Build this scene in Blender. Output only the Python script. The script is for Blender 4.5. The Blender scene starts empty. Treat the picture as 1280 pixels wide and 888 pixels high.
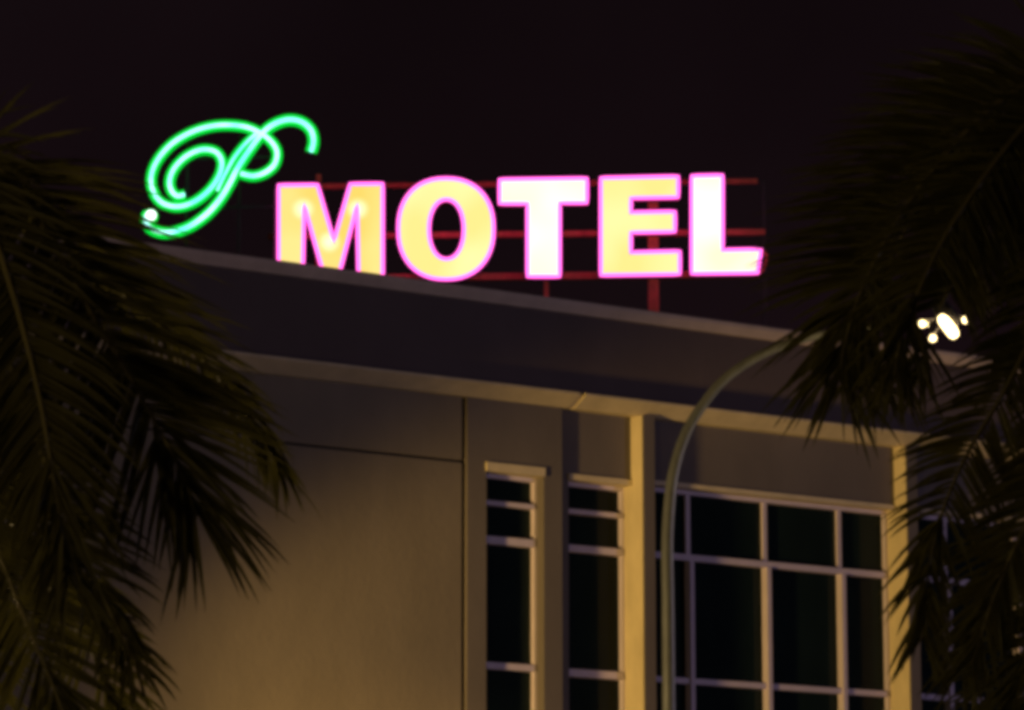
import bpy, bmesh, math, random
from mathutils import Vector, Matrix
from mathutils.geometry import tessellate_polygon
random.seed(7)
sc = bpy.context.scene
col = sc.collection
# ------------------------------------------------------------------ camera
F, CX, CY = 4500.0, 640.0, 444.0
PITCH = math.atan(836.0 / F)
CAMZ = 1.6
cam_d = bpy.data.cameras.new('camera'); cam = bpy.data.objects.new('camera', cam_d); col.objects.link(cam)
cam.location = (0, 0, CAMZ); cam.rotation_euler = (math.pi/2 + PITCH, 0, 0)
cam_d.sensor_width = 36; cam_d.lens = 36*F/1280; cam_d.clip_end = 3000; cam_d.clip_start = .1
cam_d.dof.use_dof = True; cam_d.dof.focus_distance = 62; cam_d.dof.aperture_fstop = 6.5
sc.camera = cam

def ray(px, py):
    u, v = (px-CX)/F, (CY-py)/F
    return Vector((u, math.cos(PITCH)-v*math.sin(PITCH), math.sin(PITCH)+v*math.cos(PITCH)))
def at(px, py, Y):
    d = ray(px, py); return Vector((0, 0, CAMZ)) + d*(Y/d.y)

# facade frame: x along the wall, y into the building, z up
ANG = math.atan2(F, 7250-CX+0.0)
ANG = math.atan(F/6600.0)
FD = Vector((math.cos(ANG), math.sin(ANG), 0)); FI = Vector((-math.sin(ANG), math.cos(ANG), 0))
FO = Vector((0, 60, 0))
def fac(px, py, y=0.0):
    d = ray(px, py); o = Vector((0, 0, CAMZ)) - FO
    t = (y - o.dot(FI))/d.dot(FI); p = o + d*t
    return p.dot(FD), p.z
def S(px, py=600, y=0.0): return fac(px, py, y)[0]
def H(px, py, y=0.0): return fac(px, py, y)[1]
def fw(x, y, z): return FO + FD*x + FI*y + Vector((0, 0, z))

# ------------------------------------------------------------------ helpers
def tag(o, label=None, cat=None, group=None, kind=None):
    if label: o['label'] = label
    if cat: o['category'] = cat
    if group: o['group'] = group
    if kind: o['kind'] = kind
    return o
def empty(name, loc, rz=0):
    o = bpy.data.objects.new(name, None); col.objects.link(o); o.location = loc; o.rotation_euler = (0, 0, rz); return o
def build(name, bm, mat, parent=None, smooth=False):
    me = bpy.data.meshes.new(name); bm.to_mesh(me); bm.free()
    if mat: me.materials.append(mat)
    if smooth:
        for p in me.polygons: p.use_smooth = True
    o = bpy.data.objects.new(name, me); col.objects.link(o)
    if parent: o.parent = parent
    return o
def box(bm, x0, x1, y0, y1, z0, z1):
    vs = [bm.verts.new((x, y, z)) for z in (z0, z1) for y in (y0, y1) for x in (x0, x1)]
    for f in ((0,2,3,1),(4,5,7,6),(0,1,5,4),(2,6,7,3),(0,4,6,2),(1,3,7,5)): bm.faces.new([vs[i] for i in f])
def beam(bm, a, b, w, h, up=Vector((0,0,1))):
    a, b = Vector(a), Vector(b); t = (b-a).normalized()
    if abs(t.dot(up)) > .98: up = Vector((0,1,0))
    r = t.cross(up).normalized(); u = r.cross(t).normalized()
    vs = [bm.verts.new(p + r*sx*w/2 + u*sy*h/2) for p in (a, b) for sx, sy in ((-1,-1),(1,-1),(1,1),(-1,1))]
    for f in ((3,2,1,0),(4,5,6,7),(0,1,5,4),(1,2,6,5),(2,3,7,6),(3,0,4,7)): bm.faces.new([vs[i] for i in f])
def tube(bm, pts, rad, n=12, closed=False, cap=True):
    pts = [Vector(p) for p in pts]; N = len(pts)
    if not isinstance(rad, (list, tuple)): rad = [rad]*N
    rings = []; prev = None
    for i, p in enumerate(pts):
        if closed: t = (pts[(i+1) % N]-pts[i-1]).normalized()
        else: t = (pts[min(i+1, N-1)]-pts[max(i-1, 0)]).normalized()
        if prev is None:
            prev = t.cross(Vector((.13,.97,.21))).normalized()
        r = (prev - t*prev.dot(t)).normalized(); prev = r; u = t.cross(r)
        rings.append([bm.verts.new(p + (r*math.cos(2*math.pi*k/n) + u*math.sin(2*math.pi*k/n))*rad[i]) for k in range(n)])
    for i in range(N if closed else N-1):
        a, b = rings[i], rings[(i+1) % N]
        off = 0
        if closed and i == N-1:
            off = min(range(n), key=lambda k: (a[0].co-b[k].co).length)
        for k in range(n): bm.faces.new((a[k], a[(k+1) % n], b[(k+1+off) % n], b[(k+off) % n]))
    if cap and not closed:
        bm.faces.new(rings[0][::-1]); bm.faces.new(rings[-1])
def smoothpath(P, n=6, closed=False):
    P = [Vector(p) for p in P]; out = []; N = len(P)
    for i in range(N if closed else N-1):
        g = (lambda k: P[k % N]) if closed else (lambda k: P[max(0, min(N-1, k))])
        a, b, c, d = g(i-1), g(i), g(i+1), g(i+2)
        for j in range(n):
            t = j/n
            out.append(.5*((2*b)+(c-a)*t+(2*a-5*b+4*c-d)*t*t+(3*b-a-3*c+d)*t**3))
    if not closed: out.append(P[-1])
    return out

# ------------------------------------------------------------------ materials
def mat(name, c, rough=.7, noise=0, nscale=3, bump=0, metal=0, spec=.3, dirt=None, coat=0):
    m = bpy.data.materials.new(name); m.use_nodes = True; nt = m.node_tree; b = nt.nodes['Principled BSDF']
    b.inputs['Base Color'].default_value = (*c, 1); b.inputs['Roughness'].default_value = rough
    b.inputs['Metallic'].default_value = metal; b.inputs['Specular IOR Level'].default_value = spec
    if noise:
        tc = nt.nodes.new('ShaderNodeTexCoord'); n1 = nt.nodes.new('ShaderNodeTexNoise'); n1.inputs['Scale'].default_value = nscale
        n1.inputs['Detail'].default_value = 8; n1.inputs['Roughness'].default_value = .65
        mp = nt.nodes.new('ShaderNodeMapping'); mp.inputs['Scale'].default_value = (1, 1, .45)
        nt.links.new(tc.outputs['Object'], mp.inputs['Vector']); nt.links.new(mp.outputs[0], n1.inputs['Vector'])
        r = nt.nodes.new('ShaderNodeValToRGB'); r.color_ramp.elements[0].position = .3; r.color_ramp.elements[1].position = .7
        d = dirt or tuple(x*(1-noise) for x in c)
        r.color_ramp.elements[0].color = (*d, 1); r.color_ramp.elements[1].color = (*c, 1)
        nt.links.new(n1.outputs['Fac'], r.inputs['Fac']); nt.links.new(r.outputs['Color'], b.inputs['Base Color'])
        if bump:
            n2 = nt.nodes.new('ShaderNodeTexNoise'); n2.inputs['Scale'].default_value = nscale*14
            bp = nt.nodes.new('ShaderNodeBump'); bp.inputs['Strength'].default_value = bump; bp.inputs['Distance'].default_value = .02
            nt.links.new(tc.outputs['Object'], n2.inputs['Vector']); nt.links.new(n2.outputs['Fac'], bp.inputs['Height']); nt.links.new(bp.outputs[0], b.inputs['Normal'])
    return m
def emis(name, c, s, c2=None, nscale=3):
    m = bpy.data.materials.new(name); m.use_nodes = True; nt = m.node_tree; nt.nodes.clear()
    o = nt.nodes.new('ShaderNodeOutputMaterial'); e = nt.nodes.new('ShaderNodeEmission'); nt.links.new(e.outputs[0], o.inputs[0])
    e.inputs[0].default_value = (*c, 1); e.inputs[1].default_value = s
    if c2:
        tc = nt.nodes.new('ShaderNodeTexCoord'); n1 = nt.nodes.new('ShaderNodeTexNoise'); n1.inputs['Scale'].default_value = nscale
        n1.inputs['Detail'].default_value = 1
        r = nt.nodes.new('ShaderNodeValToRGB'); r.color_ramp.elements[0].position = .42; r.color_ramp.elements[1].position = .68
        r.color_ramp.elements[0].color = (*c, 1); r.color_ramp.elements[1].color = (*c2, 1)
        nt.links.new(tc.outputs['Object'], n1.inputs['Vector']); nt.links.new(n1.outputs['Fac'], r.inputs['Fac']); nt.links.new(r.outputs['Color'], e.inputs[0])
    return m
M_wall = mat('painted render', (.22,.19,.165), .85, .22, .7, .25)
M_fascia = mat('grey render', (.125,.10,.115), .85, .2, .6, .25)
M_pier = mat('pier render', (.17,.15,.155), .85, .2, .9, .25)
M_trim = mat('cream trim paint', (.72,.62,.45), .6, .25, 2.0, .1)
M_cap = mat('cap paint', (.68,.56,.52), .7, .25, 1.6, .1)
M_frame = mat('lilac-tinted window paint', (.62,.55,.72), .45, .12, 5)  # lilac of the cool light mixed into the white frame colour
M_joint = mat('joint sealant', (.05,.045,.045), .9, .2, 6)
M_glass = mat('dark window glass', (.010,.020,.022), .12, .3, 1.5, spec=.12)
M_roof = mat('roof membrane', (.12,.11,.11), .9, .3, 1)
M_steel = mat('red oxide steel', (.9,.24,.12), .55, .35, 9, .1)
M_dsteel = mat('dark steel', (.10,.09,.09), .55, .3, 9)
M_return = mat('red letter return', (.5,.05,.08), .4, .2, 8)
M_tray = mat('green letter tray', (.05,.3,.1), .4, .2, 8)
M_galv = mat('galvanised pole', (.42,.42,.36), .5, .3, 8, .1, metal=.3)
M_trunk = mat('palm trunk bark', (.16,.13,.10), .9, .4, 7, .5)
M_shaft = mat('green crownshaft', (.08,.11,.04), .5, .3, 5)
M_rachis = mat('frond stalk', (.16,.14,.06), .55, .3, 12)

def leafmat(name, c, tr):
    m = mat(name, c, .65, .45, 2.2, spec=.2); nt = m.node_tree; b = nt.nodes['Principled BSDF']
    t = nt.nodes.new('ShaderNodeBsdfTranslucent'); t.inputs[0].default_value = (c[0]*1.4, c[1]*1.4, c[2], 1)
    mx = nt.nodes.new('ShaderNodeMixShader'); mx.inputs[0].default_value = tr
    nt.links.new(b.outputs[0], mx.inputs[1]); nt.links.new(t.outputs[0], mx.inputs[2])
    nt.links.new(mx.outputs[0], nt.nodes['Material Output'].inputs[0]); return m
M_leaf = leafmat('palm leaf', (.08,.074,.022), .3)
M_asph = mat('asphalt', (.05,.05,.05), .9, .3, 2, .4)
M_pave = mat('concrete paving', (.3,.28,.26), .85, .25, 1.5, .3)
M_grass = mat('verge grass', (.05,.07,.03), .95, .5, 2, .5)
M_line = mat('road paint', (.75,.75,.72), .7, .2, 4)

# ------------------------------------------------------------------ ground (all below the frame)
def sheet(name, pts, z, m, thick=0):
    bm = bmesh.new()
    vs = [bm.verts.new((*p, z)) for p in pts]; f = bm.faces.new(vs)
    if f.normal.z < 0: bmesh.ops.reverse_faces(bm, faces=[f])
    if thick:
        g = bmesh.ops.extrude_face_region(bm, geom=[f])
        bmesh.ops.translate(bm, verts=[v for v in g['geom'] if isinstance(v, bmesh.types.BMVert)], vec=(0,0,-thick))
        bmesh.ops.recalc_face_normals(bm, faces=bm.faces)
    return tag(build(name, bm, m), kind='structure')
sheet('ground', [(-900,-900),(900,-900),(900,1500),(-900,1500)], 0, M_grass)
def fr(x, y): p = fw(x, y, 0); return (p.x, p.y)
sheet('pavement', [fr(-60,-5),fr(70,-5),fr(70,-.7),fr(-60,-.7)], .13, M_pave, .12)
sheet('road', [fr(-60,-17),fr(70,-17),fr(70,-5.1),fr(-60,-5.1)], .006, M_asph)
sheet('forecourt', [(-14,-8),(14,-8),(14,14),(-14,14)], .006, M_pave)
bm = bmesh.new()
for k in range(26):
    a = [fr(-58+k*5, -11.1), fr(-55.5+k*5, -11.1), fr(-55.5+k*5, -10.98), fr(-58+k*5, -10.98)]
    bm.faces.new([bm.verts.new((*p, .010)) for p in a])
tag(build('road_marking', bm, M_line), kind='structure')

# ------------------------------------------------------------------ building
B = empty('motel_building', FO, ANG)
tag(B, 'grey motel building with cream ledges and tall narrow windows under the neon sign', 'building')
capT, capB = H(640,365,-.15), H(640,382,-.06)
ledT, ledB = H(700,487,-.40), H(700,509,-.05)
XL, XR, DEPTH = -26.0, 30.0, 16.0
sJ0, sJ1 = S(577,700,.05), S(584,700)
yB, yF = .15, -.18
s1a, s1b = S(608,700), S(680,700)                    # first narrow window opening
sP = S(703,700)
s2a = S(711,700,yB); sF = S(803.5,700,yF)            # second opening ends on the fin's left face
FT = .24
s3a = S(817,700,yB); sG = S(1134,700,yF)
WIN = .42                                            # depth of the window plane
z0 = 4.4                                             # sill of the tall windows
h1, h2, h3 = H(640,592), H(745,603,yB), H(960,621,yB)
pitch = sG - sF
# walls
bm = bmesh.new()
jz = H(480,567,.05)
box(bm, XL, sJ0, .05, .6, .0, jz-.025); box(bm, XL, sJ0, .05, .6, jz+.025, ledB-.001)
build('wall', bm, M_wall, B)
bm = bmesh.new()
box(bm, XL+.01, sJ1, .12, .5, jz-.024, jz+.024); box(bm, sJ0, sJ1, .2, .59, 0, ledB-.002)
build('wall_joint', bm, M_joint, B)
bm = bmesh.new()
box(bm, sJ1, s1a, 0, .6, 0, ledB-.001); box(bm, s1b, sP, 0, .6, 0, ledB-.001)
box(bm, s1a, s1b, 0, .6, h1, ledB-.001); box(bm, s1a, s1b, 0, .6, 0, z0)
box(bm, sP, s2a, yB, .6, 0, ledB-.001)
box(bm, s2a, sF, yB, .6, h2, ledB-.001); box(bm, s2a, sF, yB, .6, 0, z0)
for k in range(3):
    o = k*pitch
    box(bm, sF+FT+o, s3a+o, yB, .6, 0, ledB-.001)
    box(bm, s3a+o, sG+o, yB, .6, h3, ledB-.001); box(bm, s3a+o, sG+o, yB, .6, 0, z0)
box(bm, sF+FT+3*pitch, XR, yB, .6, 0, ledB-.001)
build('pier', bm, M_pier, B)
for k in range(4):
    bm = bmesh.new(); o = k*pitch; box(bm, sF+o, sF+FT+o, yF, .601, 0, ledB-.002); fn = build('fin', bm, M_trim, B)
    bm = bmesh.new(); box(bm, sF+o+.012, sF+FT+o+.01, yF-.025, yF-.003, 0, ledB-.003); build('fin_front_shade', bm, M_pier, fn)  # shade of the fin front, put on as a thin slab in pier colour
# parapet wall, ledge, cap
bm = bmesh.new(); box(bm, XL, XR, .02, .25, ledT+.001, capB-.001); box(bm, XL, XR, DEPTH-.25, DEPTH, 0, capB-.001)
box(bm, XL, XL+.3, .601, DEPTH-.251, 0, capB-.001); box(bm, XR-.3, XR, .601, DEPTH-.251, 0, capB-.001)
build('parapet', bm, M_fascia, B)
def prof(bm, x0, x1, P):
    a = [bm.verts.new((x0, y, z)) for y, z in P]; b = [bm.verts.new((x1, y, z)) for y, z in P]; n = len(P)
    for i in range(n): bm.faces.new((a[i-1], a[i], b[i], b[i-1]))
    bm.faces.new(a[::-1]); bm.faces.new(b); bmesh.ops.recalc_face_normals(bm, faces=bm.faces)
sm = S(727,500,-.35)
bm = bmesh.new(); LP_ = [(-.40,ledT-.015),(-.40,ledT-.05),(-.05,ledB),(.6,ledB),(.6,ledT),(-.36,ledT)]
prof(bm, XL, sm-.06, LP_); prof(bm, sm+.06, XR, LP_)
prof(bm, sm-.061, sm+.061, [(-.30,ledT-.03),(-.30,ledT-.06),(-.02,ledB+.01),(.59,ledB+.01),(.59,ledT-.01),(-.28,ledT-.01)])
build('ledge', bm, M_trim, B)
bm = bmesh.new(); prof(bm, XL-.05, XR+.05, [(-.16,capT-.02),(-.16,capT-.08),(-.06,capB),(.34,capB),(.34,capT),(-.14,capT)]); build('parapet_cap', bm, M_cap, B)
roofZ = ledT + .25
bm = bmesh.new(); box(bm, XL+.3, XR-.3, .26, DEPTH-.26, roofZ-.2, roofZ); build('roof', bm, M_roof, B)

def window(x0, x1, ztop, zb, cols, rows, deepfrom=None, head=0, fb=.075, y=WIN):
    """frame bars and one glass sheet; cols/rows are bar positions in facade metres"""
    bm = bmesh.new()
    box(bm, x0, x0+fb*.6, y-.06, y+.05, zb, ztop); box(bm, x1-fb*.6, x1, y-.06, y+.05, zb, ztop)
    box(bm, x0+fb*.6, x1-fb*.6, y-.061, y+.05, ztop-fb, ztop); box(bm, x0+fb*.6, x1-fb*.6, y-.061, y+.05, zb, zb+fb)
    for z, th in rows: box(bm, x0+fb*.6, x1-fb*.6, y-.09, y+.04, z-th/2, z+th/2)
    for c in cols:
        if deepfrom: box(bm, c-.045, c+.045, y-.03, y+.03, deepfrom, ztop-fb); box(bm, c-.045, c+.045, y-.14, y+.03, zb+fb, deepfrom-.001)
        else: box(bm, c-.045, c+.045, y-.058, y+.03, zb+fb, ztop-fb)
    w = build('window', bm, M_frame, B)
    g = bmesh.new(); box(g, x0, x1, y+.06, y+.075, zb, ztop); build('pane', g, M_glass, w)
    return w
yw = WIN-.09
w1 = window(s1a, s1b, h1, z0, [], [(H(640,633,yw),.08),(H(640,679,yw),.13),(H(640,835,yw),.11)], y=.28)
w2 = window(s2a, sF, h2, z0, [], [(H(745,642,yw),.08),(H(745,688,yw),.12),(H(745,843,yw),.13)])
c3 = [S(863,680,yw), S(959,680,yw), S(1052,680,yw)]
r3 = [(H(960,706,yw),.11),(H(960,858,yw),.10),(H(960,1010,yw),.10)]
w3 = window(s3a, sG, h3, z0, c3, r3, deepfrom=r3[0][0]-.055)
for k in (1, 2): window(s3a+k*pitch, sG+k*pitch, h3, z0, [c+k*pitch for c in c3], r3, deepfrom=r3[0][0]-.055)
# moulded heads over the openings
for (a, b, y, h, t) in ((s1a-.02, s1b, 0, h1, .15), (s2a-.02, sF-.002, yB, h2, .10), (s3a-.05, sG-.002, yB, h3, .08), (s3a+pitch-.05, sG+pitch-.002, yB, h3, .08)):
    bm = bmesh.new(); box(bm, a, b, y-.05, y+.3, h-.004, h-.004+t); build('window_head', bm, M_trim, B)
# ------------------------------------------------------------------ MOTEL sign
YS = 64.6
def sp(x, y, dy=0.0): return at(x, y, YS+dy)
def lw(x, y, dy=0.0):
    p = at(x, y, YS); return Vector((p.x, p.y+dy, p.z))
SG = empty('motel_sign', Vector((lw(650,350).x, YS+.3, roofZ)))
tag(SG, 'lit yellow letters MOTEL with pink borders on a red steel frame above the roof', 'sign')
def loc(v, e): return Vector(v)-e.location
def oval(cx, cy, a, b, p=2.25, n=48):
    out = []
    for k in range(n):
        t = 2*math.pi*k/n; c, s = math.cos(t), math.sin(t)
        out.append((cx+a*math.copysign(abs(c)**(2/p), c), cy+b*math.copysign(abs(s)**(2/p), s)))
    return out
LET = [
 ('M', [[(346,230),(399,229.5),(417.5,297),(436,228.5),(481,228),(481,354),(446,354),(446,262),(424,354),(405,354),(381,262),(381,355),(346,355)]], 0),
 ('O', [oval(557.5,287,62,65.5), oval(558,287.5,19.5,35,2.1)], 1),
 ('T', [[(622,223),(736,221.5),(736,257),(702,257),(702,349),(657,349),(657,258),(622,258)]], 2),
 ('E', [[(748.5,221),(850,219),(850,250),(791,251),(791,264),(846,263),(846,293),(791,294),(791,314),(852,312.5),(852,346),(748.5,347.5)]], 1),
 ('L', [[(862,218.5),(905.5,217.5),(905.5,311),(954,310),(949,344.5),(862,345.5)]], 2)]
def hot(m, pts, r, c):
    """bulbs close behind the acrylic: brighter spots at fixed places of the letter"""
    nt = m.node_tree; e = [n for n in nt.nodes if n.type == 'EMISSION'][0]; src = e.inputs[0].links[0].from_socket
    tc = nt.nodes.new('ShaderNodeTexCoord')
    for p in pts:
        d = nt.nodes.new('ShaderNodeVectorMath'); d.operation = 'DISTANCE'; d.inputs[1].default_value = p
        nt.links.new(tc.outputs['Object'], d.inputs[0])
        mr = nt.nodes.new('ShaderNodeMapRange'); mr.interpolation_type = 'SMOOTHSTEP'
        mr.inputs[1].default_value = 0; mr.inputs[2].default_value = r; mr.inputs[3].default_value = 1; mr.inputs[4].default_value = 0
        nt.links.new(d.outputs['Value'], mr.inputs[0])
        mx = nt.nodes.new('ShaderNodeMix'); mx.data_type = 'RGBA'; mx.inputs[7].default_value = (*c, 1)
        nt.links.new(mr.outputs[0], mx.inputs[0]); nt.links.new(src, mx.inputs[6]); src = mx.outputs[2]
    nt.links.new(src, e.inputs[0])
faceM = [emis('letter face yellow', (1,.66,.14), 1.12, (1.0,.78,.26), .8), emis('letter face pale yellow', (1,.80,.26), 1.12, (1.05,.92,.40), .7), emis('letter face warm white', (1.1,1.0,.62), 1.15, (1.2,1.15,.95), .7)]
hot(faceM[0], [loc(lw(x, y, -.03), SG) for x, y in ((379,262),(412,303),(447,262))], .26, (1.3,1.15,.7))
pinkM = emis('pink neon', (1.0,.12,.60), 2.5)
def area(P): return .5*sum(P[i-1][0]*P[i][1]-P[i][0]*P[i-1][1] for i in range(len(P)))
def inset(P, d):
    """offset towards the ink: outer loops shrink, holes grow (d sign given)"""
    s = 1 if area(P) > 0 else -1; out = []; N = len(P)
    for i in range(N):
        a, b, c = Vector(P[i-1]), Vector(P[i]), Vector(P[(i+1) % N])
        e1, e2 = (b-a).normalized(), (c-b).normalized()
        n1, n2 = Vector((-e1.y, e1.x))*s, Vector((-e2.y, e2.x))*s
        n = (n1+n2); k = n.length
        n = n/k if k > 1e-6 else n1
        m = d/max(.45, n.dot(n1)); out.append(tuple(b+n*m))
    return out
def flat(bm, loops, dy, e):
    L3 = [[Vector((x, y, 0)) for x, y in L] for L in loops]
    vs = []
    for L in loops:
        for x, y in L: vs.append(bm.verts.new(loc(lw(x, y, dy), e)))
    for t in tessellate_polygon(L3):
        try: bm.faces.new([vs[i] for i in t])
        except ValueError: pass
def solid(bm, loops, dy0, dy1, e, caps=(1, 1)):
    if caps[0]: flat(bm, loops, dy0, e)
    if caps[1]: flat(bm, loops, dy1, e)
    for L in loops:
        a = [bm.verts.new(loc(lw(x, y, dy0), e)) for x, y in L]; b = [bm.verts.new(loc(lw(x, y, dy1), e)) for x, y in L]
        for i in range(len(L)): bm.faces.new((a[i-1], a[i], b[i], b[i-1]))
def resample(P, step):
    out = []
    for i in range(len(P)):
        a, b = Vector(P[i-1]), Vector(P[i]); n = max(1, int((b-a).length/step))
        out += [a.lerp(b, k/n) for k in range(n)]
    return [(p.x, p.y) for p in out]
names = {'M':'letter','O':'letter','T':'letter','E':'letter','L':'letter'}
labs = {'M':'letter M with a deep yellow face','O':'round letter O with a yellow face','T':'letter T with a nearly white face','E':'letter E with a pale yellow face','L':'letter L with a nearly white face'}
for ch, loops, mi in LET:
    bm = bmesh.new(); L1 = [inset(L, 1.0 if k == 0 else -1.0) for k, L in enumerate(loops)]
    solid(bm, L1, .0, .16, SG); o = build('letter', bm, M_return, SG); o['label'] = labs[ch]
    bm = bmesh.new(); L2 = [inset(L, 4.6 if k == 0 else -4.2) for k, L in enumerate(loops)]
    solid(bm, L2, -.03, -.003, SG, (1, 0)); build('letter_face', bm, faceM[mi], o)
    bm = bmesh.new()
    for k, L in enumerate(loops):
        P = inset(L, 2.6 if k == 0 else -2.4)
        tube(bm, [loc(lw(x, y, -.05), SG) for x, y in P] if len(P) > 20 else [loc(lw(x, y, -.05), SG) for x, y in resample(P, 6)], .036, 8, closed=True)
    build('neon_border', bm, pinkM, o, True)
# frame
def rail(a, b, w=.09, dy=.30, m=M_steel, name='rail'):
    bm = bmesh.new(); beam(bm, loc(lw(*a, dy), SG), loc(lw(*b, dy), SG), w, w); return build(name, bm, m, SG)
rail((372,229),(948,222), .085); rail((334,292),(958,286), .10); rail((340,345),(950,339), .12)
def post(x, ytop, w, dy, m=M_steel):
    bm = bmesh.new(); a = loc(lw(x, ytop, dy), SG); beam(bm, a, Vector((a.x, a.y, .0)), w, w); return build('post', bm, m, SG)
for x, yt, w in ((397,212,.09),(520,225,.09),(683,225,.09),(817,224,.19),(956,220,.07)): post(x, yt, w, .42, M_dsteel if x == 956 else M_steel)
for x in (397, 683, 817):
    a = loc(lw(x, 235, .47), SG); bm = bmesh.new(); beam(bm, a, Vector((a.x, a.y+1.6, .02)), .06, .06); build('brace', bm, M_dsteel, SG)
bm = bmesh.new(); tube(bm, smoothpath([loc(lw(952,312,.06),SG), loc(lw(959,318,.1),SG), loc(lw(957,330,.12),SG), loc(lw(950,342,.12),SG)], 4), .03, 6); build('cable', bm, M_steel, SG, True)

# ------------------------------------------------------------------ green script P
z2 = lambda L: [(150+a/3.2, 123+b/3.2) for a, b in L]
swash = z2([(262,392),(232,398),(208,375),(202,335),(222,285),(270,238),(330,213),(385,222),(410,262),(400,315),(362,372),(305,418),(240,440),(180,430),(142,392),(127,330),(150,260),(208,192),(285,145),(365,120),(445,115),(520,127),(590,165),(628,215),(622,268),(585,303),(535,318),(485,308)])
stem = z2([(766,222),(776,180),(765,135),(728,103),(675,94),(618,112),(570,150),(520,215),(474,285),(440,350),(400,415),(345,475),(270,525),(190,545),(130,530),(105,495),(118,465)])
stem2 = z2([(548,150),(500,196),(458,250),(420,318),(392,378)])
PG = empty('script_letter_sign', Vector((lw(285,290).x, YS-.1, roofZ)))
tag(PG, 'green neon script letter P with a curled swash standing left of the big letters', 'sign')
greenM = emis('green tube glow', (.0,.80,.05), 1.0)  # green glow edge of the overexposed tube, built as an emissive ribbon
cyanM = emis('cyan white neon', (.45,1.1,.95), 1.9, (.14,.95,.70), 1.8)
halo = bmesh.new(); core = bmesh.new(); back = bmesh.new()
def ribbon(bm, P, w, dy0, dy1, e):
    P = smoothpath([(x, y, 0) for x, y in P], 8); N = len(P); A = []; Bv = []
    for i, p in enumerate(P):
        t = (P[min(i+1, N-1)]-P[max(i-1, 0)]).normalized(); n = Vector((-t.y, t.x, 0))*(w[i] if isinstance(w, list) else w)/2
        A.append([loc(lw((p+n).x, (p+n).y, d), e) for d in (dy0, dy1)]); Bv.append([loc(lw((p-n).x, (p-n).y, d), e) for d in (dy0, dy1)])
    V = [[bm.verts.new(q) for q in (A[i][0], Bv[i][0], Bv[i][1], A[i][1])] for i in range(N)]
    for i in range(N-1):
        for k in range(4): bm.faces.new((V[i][k], V[i][(k+1) % 4], V[i+1][(k+1) % 4], V[i+1][k]))
    bm.faces.new(V[0]); bm.faces.new(V[-1][::-1])
    return P
for j, (P, w, r) in enumerate(((swash, 13.5, .036), (stem, 14.5, .040), (stem2, 12, .026))):
    dd = -.006*j
    ribbon(halo, P, w, -.12+dd, -.11+dd, PG); ribbon(back, P, w-1.5, -.098+dd, -.02, PG)
    Q = smoothpath([(x, y, 0) for x, y in P], 8)
    tube(core, [loc(lw(q.x, q.y, -.15+dd*2), PG) for q in Q], r, 8)
ball = [(189+9.5*math.cos(t*math.pi/12), 273+9.5*math.sin(t*math.pi/12)) for t in range(24)]
solid(halo, [ball], -.135, -.125, PG, (1, 1))
o = build('letter_tray', back, M_tray, PG); build('tube_glow', halo, greenM, o); build('neon_tube', core, cyanM, o, True)
bm = bmesh.new(); bmesh.ops.create_uvsphere(bm, u_segments=16, v_segments=10, radius=.10, matrix=Matrix.Translation(loc(lw(190,272,-.19), PG)))
build('round_bulb', bm, emis('white neon end', (.9,1.1,1.0), 1.8), PG, True)
for x, yt in ((235,165),(300,170),(345,235)):
    bm = bmesh.new(); a = loc(lw(x, yt, .04), PG); beam(bm, a, Vector((a.x, a.y, 0)), .06, .06); build('post', bm, M_dsteel, PG)
bm = bmesh.new()
for y in (200, 262): beam(bm, loc(lw(195, y, .0), PG), loc(lw(350, y-4, .0), PG), .05, .05)
build('rail', bm, M_dsteel, PG)

# ------------------------------------------------------------------ street lamp
YP = 31.0
LP = empty('street_lamp', Vector((at(836,888,YP).x, YP, 0)))
tag(LP, 'tall street lamp on a curved tapering pole with a glowing head between the palm fronds', 'street lamp')
top = [(836,900),(835,760),(834,690),(836,640),(842,590),(856,545),(878,507),(906,474),(945,447),(990,428),(1040,416),(1100,409),(1160,404)]
pts = [Vector((0,0,0)), Vector((0,0,1.5)), Vector((0,0,3))] + [loc(at(x, y, YP), LP) for x, y in top]
pts[3].x = 0
P = smoothpath(pts, 6); n = len(P)
bm = bmesh.new(); tube(bm, P, [.088-.030*min(1, i/18)-.026*max(0, (i-18)/(n-18)) for i in range(n)], 14); build('pole', bm, M_galv, LP, True)
bm = bmesh.new(); tube(bm, [(0,0,.0),(0,0,.03),(0,0,.031),(0,0,.35)], [.2,.2,.11,.1], 16); build('base', bm, M_galv, LP)
# head: a tapered housing with a long lens underneath and three small round lamps beside it
hd = loc(at(1185,406,YP), LP)
ax = (loc(at(1198,424,YP-.25), LP)-loc(at(1172,388,YP+.25), LP)).normalized()
bm = bmesh.new()
hp = [hd + Vector((.02,.22,.12)) + ax*t for t in (-.26,-.22,-.1,.05,.18,.24)]
tube(bm, hp, [.03,.07,.09,.085,.06,.02], 14)
build('lamp_head', bm, M_dsteel, LP, True)
lensM = emis('lamp lens', (1,.74,.34), 5.5)
bm = bmesh.new(); lp = [loc(at(1185+a, 408+b, YP-.02), LP) for a, b in ((-10,-13),(-7,-9),(-2,-3),(4,5),(8,11),(10,14))]
tube(bm, lp, [.025,.045,.052,.052,.045,.025], 12); build('lamp_lens', bm, lensM, LP, True)
for x, y in ((1153,405),(1207,400),(1166,423)):
    bm = bmesh.new(); c = loc(at(x, y, YP-.03), LP)
    bmesh.ops.create_uvsphere(bm, u_segments=14, v_segments=8, radius=.032, matrix=Matrix.Translation(c)); s = build('small_lamp', bm, lensM, LP, True)
    bm = bmesh.new(); tube(bm, [c+Vector((0,.04,.02)), hd+Vector((.02,.2,.12))], .008, 6); build('bracket', bm, M_dsteel, s)

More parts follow.
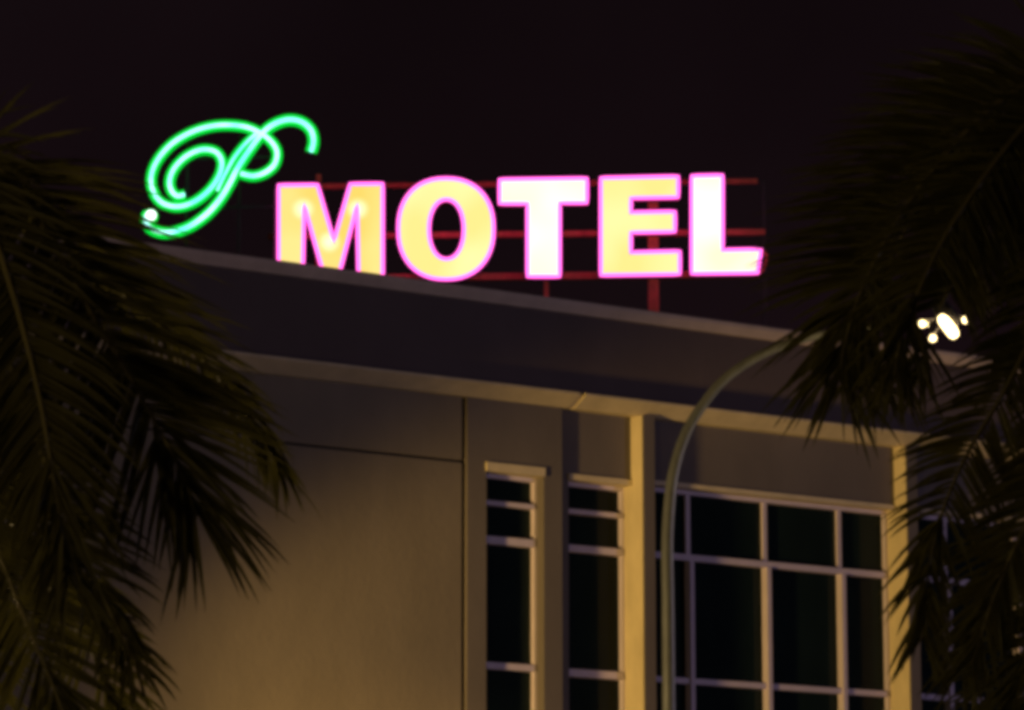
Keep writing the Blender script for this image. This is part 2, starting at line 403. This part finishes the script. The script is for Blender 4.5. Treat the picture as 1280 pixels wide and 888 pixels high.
# ------------------------------------------------------------------ palms
def proj(v):
    q = v - Vector((0,0,CAMZ)); fwd_ = q.y*math.cos(PITCH)+q.z*math.sin(PITCH); up_ = -q.y*math.sin(PITCH)+q.z*math.cos(PITCH)
    return CX+F*q.x/fwd_, CY-F*up_/fwd_
GAP = Vector((1180,409))
def blade(bm, p, d, side, ln, w, droop, twist, T=None):
    """one narrow folded leaflet"""
    N = 6; d = d.normalized(); q = p.copy(); rows = []
    if T is not None:      # leaflets near the hot street lamp have been cut away
        dd, qq = d.copy(), q.copy()
        for i in range(N+1):
            if (Vector(proj(qq+T.location))-GAP).length < 27: return
            dd = (dd + Vector((0,0,-1))*droop*(.4+i/N)/N).normalized(); qq = qq + dd*ln/N
    for i in range(N+1):
        t = i/N
        ww = w*(.35+.65*min(1, t*5)) * (1-t**2.2)*1.0 + .0012
        r = d.cross(side).normalized() if abs(d.dot(side)) < .99 else Vector((1,0,0))
        r = (Matrix.Rotation(twist, 3, d) @ r)
        up = r.cross(d)
        rows.append((bm.verts.new(q-r*ww/2), bm.verts.new(q-up*ww*.22), bm.verts.new(q+r*ww/2)))
        d = (d + Vector((0,0,-1))*droop*(.4+t)/N).normalized(); q = q + d*ln/N
    for a, b in zip(rows, rows[1:]):
        bm.faces.new((a[0], a[1], b[1], b[0])); bm.faces.new((a[1], a[2], b[2], b[1]))
def frond(T, path, nleaf=62, ll=.85, w=.036, droop=1.0, fwd=.75, sides=(1, 1), start=.12, r0=.028, face=(.15,-1,.35), gap=False):
    """path: list of (px, py, Y)"""
    bmr = bmesh.new(); P = smoothpath([loc(at(x, y, Y), T) for x, y, Y in path], 10); n = len(P)
    tube(bmr, P, [r0*(1-.85*i/(n-1)) for i in range(n)], 8)
    f = build('frond', bmr, M_rachis, T, True); bm = bmesh.new()
    cum = [0]
    for a, b in zip(P, P[1:]): cum.append(cum[-1]+(b-a).length)
    for k in range(nleaf):
        t = start + (1-start)*(k+.5)/nleaf; s = t*cum[-1]
        i = max(j for j in range(n-1) if cum[j] <= s); u = (s-cum[i])/(cum[i+1]-cum[i]); p = P[i].lerp(P[i+1], u)
        tan = (P[i+1]-P[i]).normalized()
        sidev = tan.cross(Vector(face)).normalized()
        nrm = sidev.cross(tan).normalized()
        prof = min(1, .4+2.2*t)*math.sin(math.pi*min(1, .18+.64*t))**.7
        for sgn in (1, -1):
            if not sides[0 if sgn > 0 else 1]: continue
            if random.random() < .05: continue
            L = ll*prof*random.uniform(.78, 1.12)*(random.uniform(.3,.7) if random.random() < .06 else 1)
            f2 = fwd + .9*max(0, t-.75)*3
            ts = 1 if t < .8 else random.uniform(.15, 1.15)
            d = (sidev*sgn*ts*random.uniform(.85,1.1) + tan*f2*random.uniform(.85,1.15) + nrm*random.uniform(-.15,.3)).normalized()
            blade(bm, p, d, nrm, L, w*random.uniform(.8,1.15), droop*random.uniform(.75,1.3), random.uniform(-.6,.6), T if gap else None)
    build('leaflet', bm, M_leaf, f)
    return f
def palm(cx, cy, Y, label, fronds, lean=0, **kw):
    c = at(cx, cy, Y); T = empty('palm_tree', Vector((c.x+lean, Y, 0))); tag(T, label, 'palm tree', 'palm trees framing the view')
    z = c.z; bm = bmesh.new()
    tp = [Vector((0,0,-.02)), Vector((-lean*.1,0,.5)), Vector((-lean*.4,0,z*.4)), Vector((-lean*.8,0,z*.72)), Vector((-lean,0,z-.75))]
    Q = smoothpath(tp, 10); m = len(Q)
    tube(bm, Q, [(.17-.05*i/m)*(1+.05*(i % 2)) + (.08*max(0, 1-i/5)) for i in range(m)], 14); build('trunk', bm, M_trunk, T, True)
    bm = bmesh.new(); tube(bm, smoothpath([Q[-1]-Vector((0,0,.03)), Q[-1]+Vector((0,0,.2)), Q[-1]+Vector((0,0,.5)), Q[-1]+Vector((0,0,.8))], 4), [.125]+[.13-.06*i/12 for i in range(1,13)], 14); build('crown_shaft', bm, M_shaft, T, True)
    for fr_ in fronds:
        path, a = fr_; frond(T, [(cx, cy, Y)] + path, gap=cx > 640, **a)
    return T
YL = 20.0
palm(-110, 240, YL, 'palm tree at the left edge whose drooping fronds hang over the tan wall', [
  ([(-40,190,YL-.1),(10,222,YL-.2),(58,290,YL-.3),(102,370,YL-.4),(150,450,YL-.5),(198,535,YL-.5),(228,595,YL-.5),(246,640,YL-.5)], dict(nleaf=125, ll=1.0, droop=.42, fwd=.8, w=.040)),
  ([(-40,195,YL+.4),(30,245,YL+.7),(100,315,YL+1),(175,385,YL+1.2),(250,445,YL+1.3),(310,520,YL+1.4),(352,590,YL+1.4)], dict(nleaf=90, ll=.55, droop=.9, fwd=1.3, w=.030, face=(.5,-.8,.5))),
  ([(-60,170,YL-.5),(-20,260,YL-.8),(20,380,YL-1),(50,500,YL-1.1),(70,620,YL-1.1),(85,720,YL-1.1)], dict(nleaf=80, ll=.75, droop=.6, w=.040)),
  ([(-60,290,YL-.2),(0,420,YL-.3),(50,560,YL-.4),(100,680,YL-.5),(140,770,YL-.5),(170,830,YL-.5)], dict(nleaf=80, ll=.55, droop=.6, w=.036)),
  ([(-90,350,YL),(-60,500,YL),(-20,640,YL),(30,770,YL),(75,880,YL),(100,960,YL)], dict(nleaf=80, ll=.8, droop=.6, w=.040)),
  ([(-100,300,YL+.5),(-50,480,YL+.8),(10,640,YL+1),(80,760,YL+1),(140,860,YL+1),(180,960,YL+1)], dict(nleaf=80, ll=.6, droop=.6, w=.038)),
  ([(-150,300,YL+.8),(-130,450,YL+1),(-100,620,YL+1.1),(-60,800,YL+1.1),(-30,930,YL+1.1)], dict(nleaf=80, ll=.9, droop=.5, w=.042)),
  ([(-180,200,YL),(-260,230,YL),(-340,330,YL),(-390,450,YL)], dict(nleaf=60, ll=.8)),
  ([(-170,260,YL+.6),(-230,330,YL+1),(-290,460,YL+1.3),(-310,600,YL+1.4)], dict(nleaf=60, ll=.8)),
])
YR = 24.0
palm(1400, 120, YR, 'palm tree at the right edge with fronds around the street lamp', [
  ([(1330,95,YR),(1260,120,YR-.1),(1190,185,YR-.2),(1125,270,YR-.3),(1078,360,YR-.4),(1056,430,YR-.4),(1050,470,YR-.4)], dict(nleaf=125, ll=.98, droop=.4, fwd=.62, w=.038)),
  ([(1340,70,YR+.4),(1280,90,YR+.5),(1215,150,YR+.6),(1160,235,YR+.6),(1115,325,YR+.6),(1090,400,YR+.6),(1082,450,YR+.6)], dict(nleaf=110, ll=.88, droop=.35, fwd=.6, w=.038, face=(-.2,-1,.2))),
  ([(1360,150,YR+.2),(1310,185,YR+.3),(1255,250,YR+.3),(1205,330,YR+.3),(1165,410,YR+.3),(1150,465,YR+.3)], dict(nleaf=95, ll=.66, droop=.4, fwd=.7, w=.036, face=(-.2,-1,.2))),
  ([(1350,120,YR-.3),(1290,150,YR-.5),(1235,215,YR-.7),(1185,290,YR-.8),(1150,360,YR-.9),(1125,430,YR-.9),(1118,470,YR-.9)], dict(nleaf=95, ll=.72, droop=.6, w=.034)),
  ([(1370,200,YR),(1340,300,YR-.3),(1300,400,YR-.5),(1255,490,YR-.6),(1208,570,YR-.7),(1175,650,YR-.8),(1158,730,YR-.8),(1152,800,YR-.8)], dict(nleaf=92, ll=.62, droop=.6, w=.038)),
  ([(1390,300,YR+.3),(1370,440,YR+.4),(1330,560,YR+.5),(1280,660,YR+.5),(1235,750,YR+.5),(1205,830,YR+.5)], dict(nleaf=92, ll=.75, droop=.6, w=.040)),
  ([(1400,330,YR-.3),(1400,480,YR-.5),(1370,640,YR-.7),(1330,760,YR-.8),(1290,860,YR-.8),(1260,950,YR-.8)], dict(nleaf=92, ll=.85, droop=.5, w=.042)),
  ([(1380,160,YR+.5),(1350,250,YR+.8),(1315,330,YR+.9),(1280,410,YR+.9),(1255,470,YR+.9)], dict(nleaf=70, ll=.6, droop=.7, w=.036)),
  ([(1400,260,YR-.5),(1385,400,YR-.8),(1345,530,YR-1),(1290,640,YR-1.1),(1245,740,YR-1.1),(1215,830,YR-1.1)], dict(nleaf=110, ll=.62, droop=.5, w=.038, face=(-.3,-1,.3))),
  ([(1410,400,YR-.2),(1400,560,YR-.2),(1350,700,YR-.2),(1290,800,YR-.2),(1230,890,YR-.2),(1190,960,YR-.2)], dict(nleaf=110, ll=.7, droop=.45, w=.040, face=(-.3,-1,.3))),
  ([(1420,330,YR+.6),(1430,500,YR+.8),(1410,660,YR+.9),(1370,800,YR+.9),(1330,930,YR+.9)], dict(nleaf=80, ll=.9, droop=.5, w=.042)),
  ([(1440,60,YR),(1520,60,YR),(1600,150,YR),(1660,300,YR)], dict(nleaf=60, ll=.8)),
  ([(1460,120,YR+.5),(1540,200,YR+1),(1590,330,YR+1.2),(1610,480,YR+1.3)], dict(nleaf=60, ll=.8)),
])

# ------------------------------------------------------------------ lights
def lamp(name, typ, loc_, power, c, size=.2, aim=None, **kw):
    d = bpy.data.lights.new(name, typ); o = bpy.data.objects.new(name, d); col.objects.link(o); o.location = loc_
    d.energy = power; d.color = c
    if typ in ('POINT', 'SPOT'): d.shadow_soft_size = size
    for k, v in kw.items(): setattr(d, k, v)
    if aim is not None: o.rotation_euler = (Vector(aim)-Vector(loc_)).to_track_quat('-Z', 'Y').to_euler()
    return o
SOD = (1, .62, .17)
lamp('sodium street light', 'SPOT', fw(-20, -6.8, 5.2), 17500, SOD, .7, fw(13, .3, 7.5), spot_size=math.radians(35), spot_blend=.6)
lamp('sodium wall light', 'SPOT', fw(-3.2, -5.2, 2.6), 380, (1,.58,.14), .3, fw(-2.9, .05, 1.6), spot_size=math.radians(110), spot_blend=.25)
lamp('cool fill light', 'POINT', (38, 36, 7), 4900, (.82,.68,1.0), .3)  # unseen cool fill, added to lift the dark facade fronts
lamp('lamp glow', 'POINT', Vector(at(1185,412,YP))+Vector((0,-.25,-.15)), 35, (1,.75,.38), .08)
lamp('left palm fill light', 'POINT', (-11, 7, 5.0), 1050, (1,.70,.30), .4)  # unseen warm fill, added to brighten the left palm
lamp('pole and palm fill light', 'POINT', (-6, 25.5, 3.6), 850, (1,.70,.32), .2)  # unseen warm fill, added to light the pole and left fronds

w = bpy.data.worlds.new('World'); sc.world = w; w.use_nodes = True; nt = w.node_tree; bg = nt.nodes['Background']
tc = nt.nodes.new('ShaderNodeTexCoord'); sx = nt.nodes.new('ShaderNodeSeparateXYZ'); rp = nt.nodes.new('ShaderNodeValToRGB')
rp.color_ramp.elements[0].position = 0; rp.color_ramp.elements[0].color = (.0070,.0029,.0042,1)
rp.color_ramp.elements[1].position = .5; rp.color_ramp.elements[1].color = (.0038,.0026,.0031,1)
nt.links.new(tc.outputs['Generated'], sx.inputs[0]); nt.links.new(sx.outputs['Z'], rp.inputs['Fac']); nz = nt.nodes.new('ShaderNodeTexNoise'); nz.inputs['Scale'].default_value = 5; nz.inputs['Detail'].default_value = 4
nt.links.new(tc.outputs['Generated'], nz.inputs['Vector'])
mv = nt.nodes.new('ShaderNodeMapRange'); mv.inputs[1].default_value = .3; mv.inputs[2].default_value = .7; mv.inputs[3].default_value = .75; mv.inputs[4].default_value = 1.35
nt.links.new(nz.outputs['Fac'], mv.inputs[0]); nt.links.new(mv.outputs[0], bg.inputs['Strength'])
nt.links.new(rp.outputs['Color'], bg.inputs['Color'])
bg.inputs['Strength'].default_value = 1.0
sc.view_settings.view_transform = 'Standard'; sc.view_settings.look = 'None'; sc.view_settings.exposure = 0; sc.view_settings.gamma = 1
sc.cycles.pixel_filter_type = 'BLACKMAN_HARRIS'; sc.cycles.filter_width = 4.6
sc.cycles.use_denoising = True
sc.cycles.max_bounces = 6; sc.cycles.sample_clamp_indirect = 3
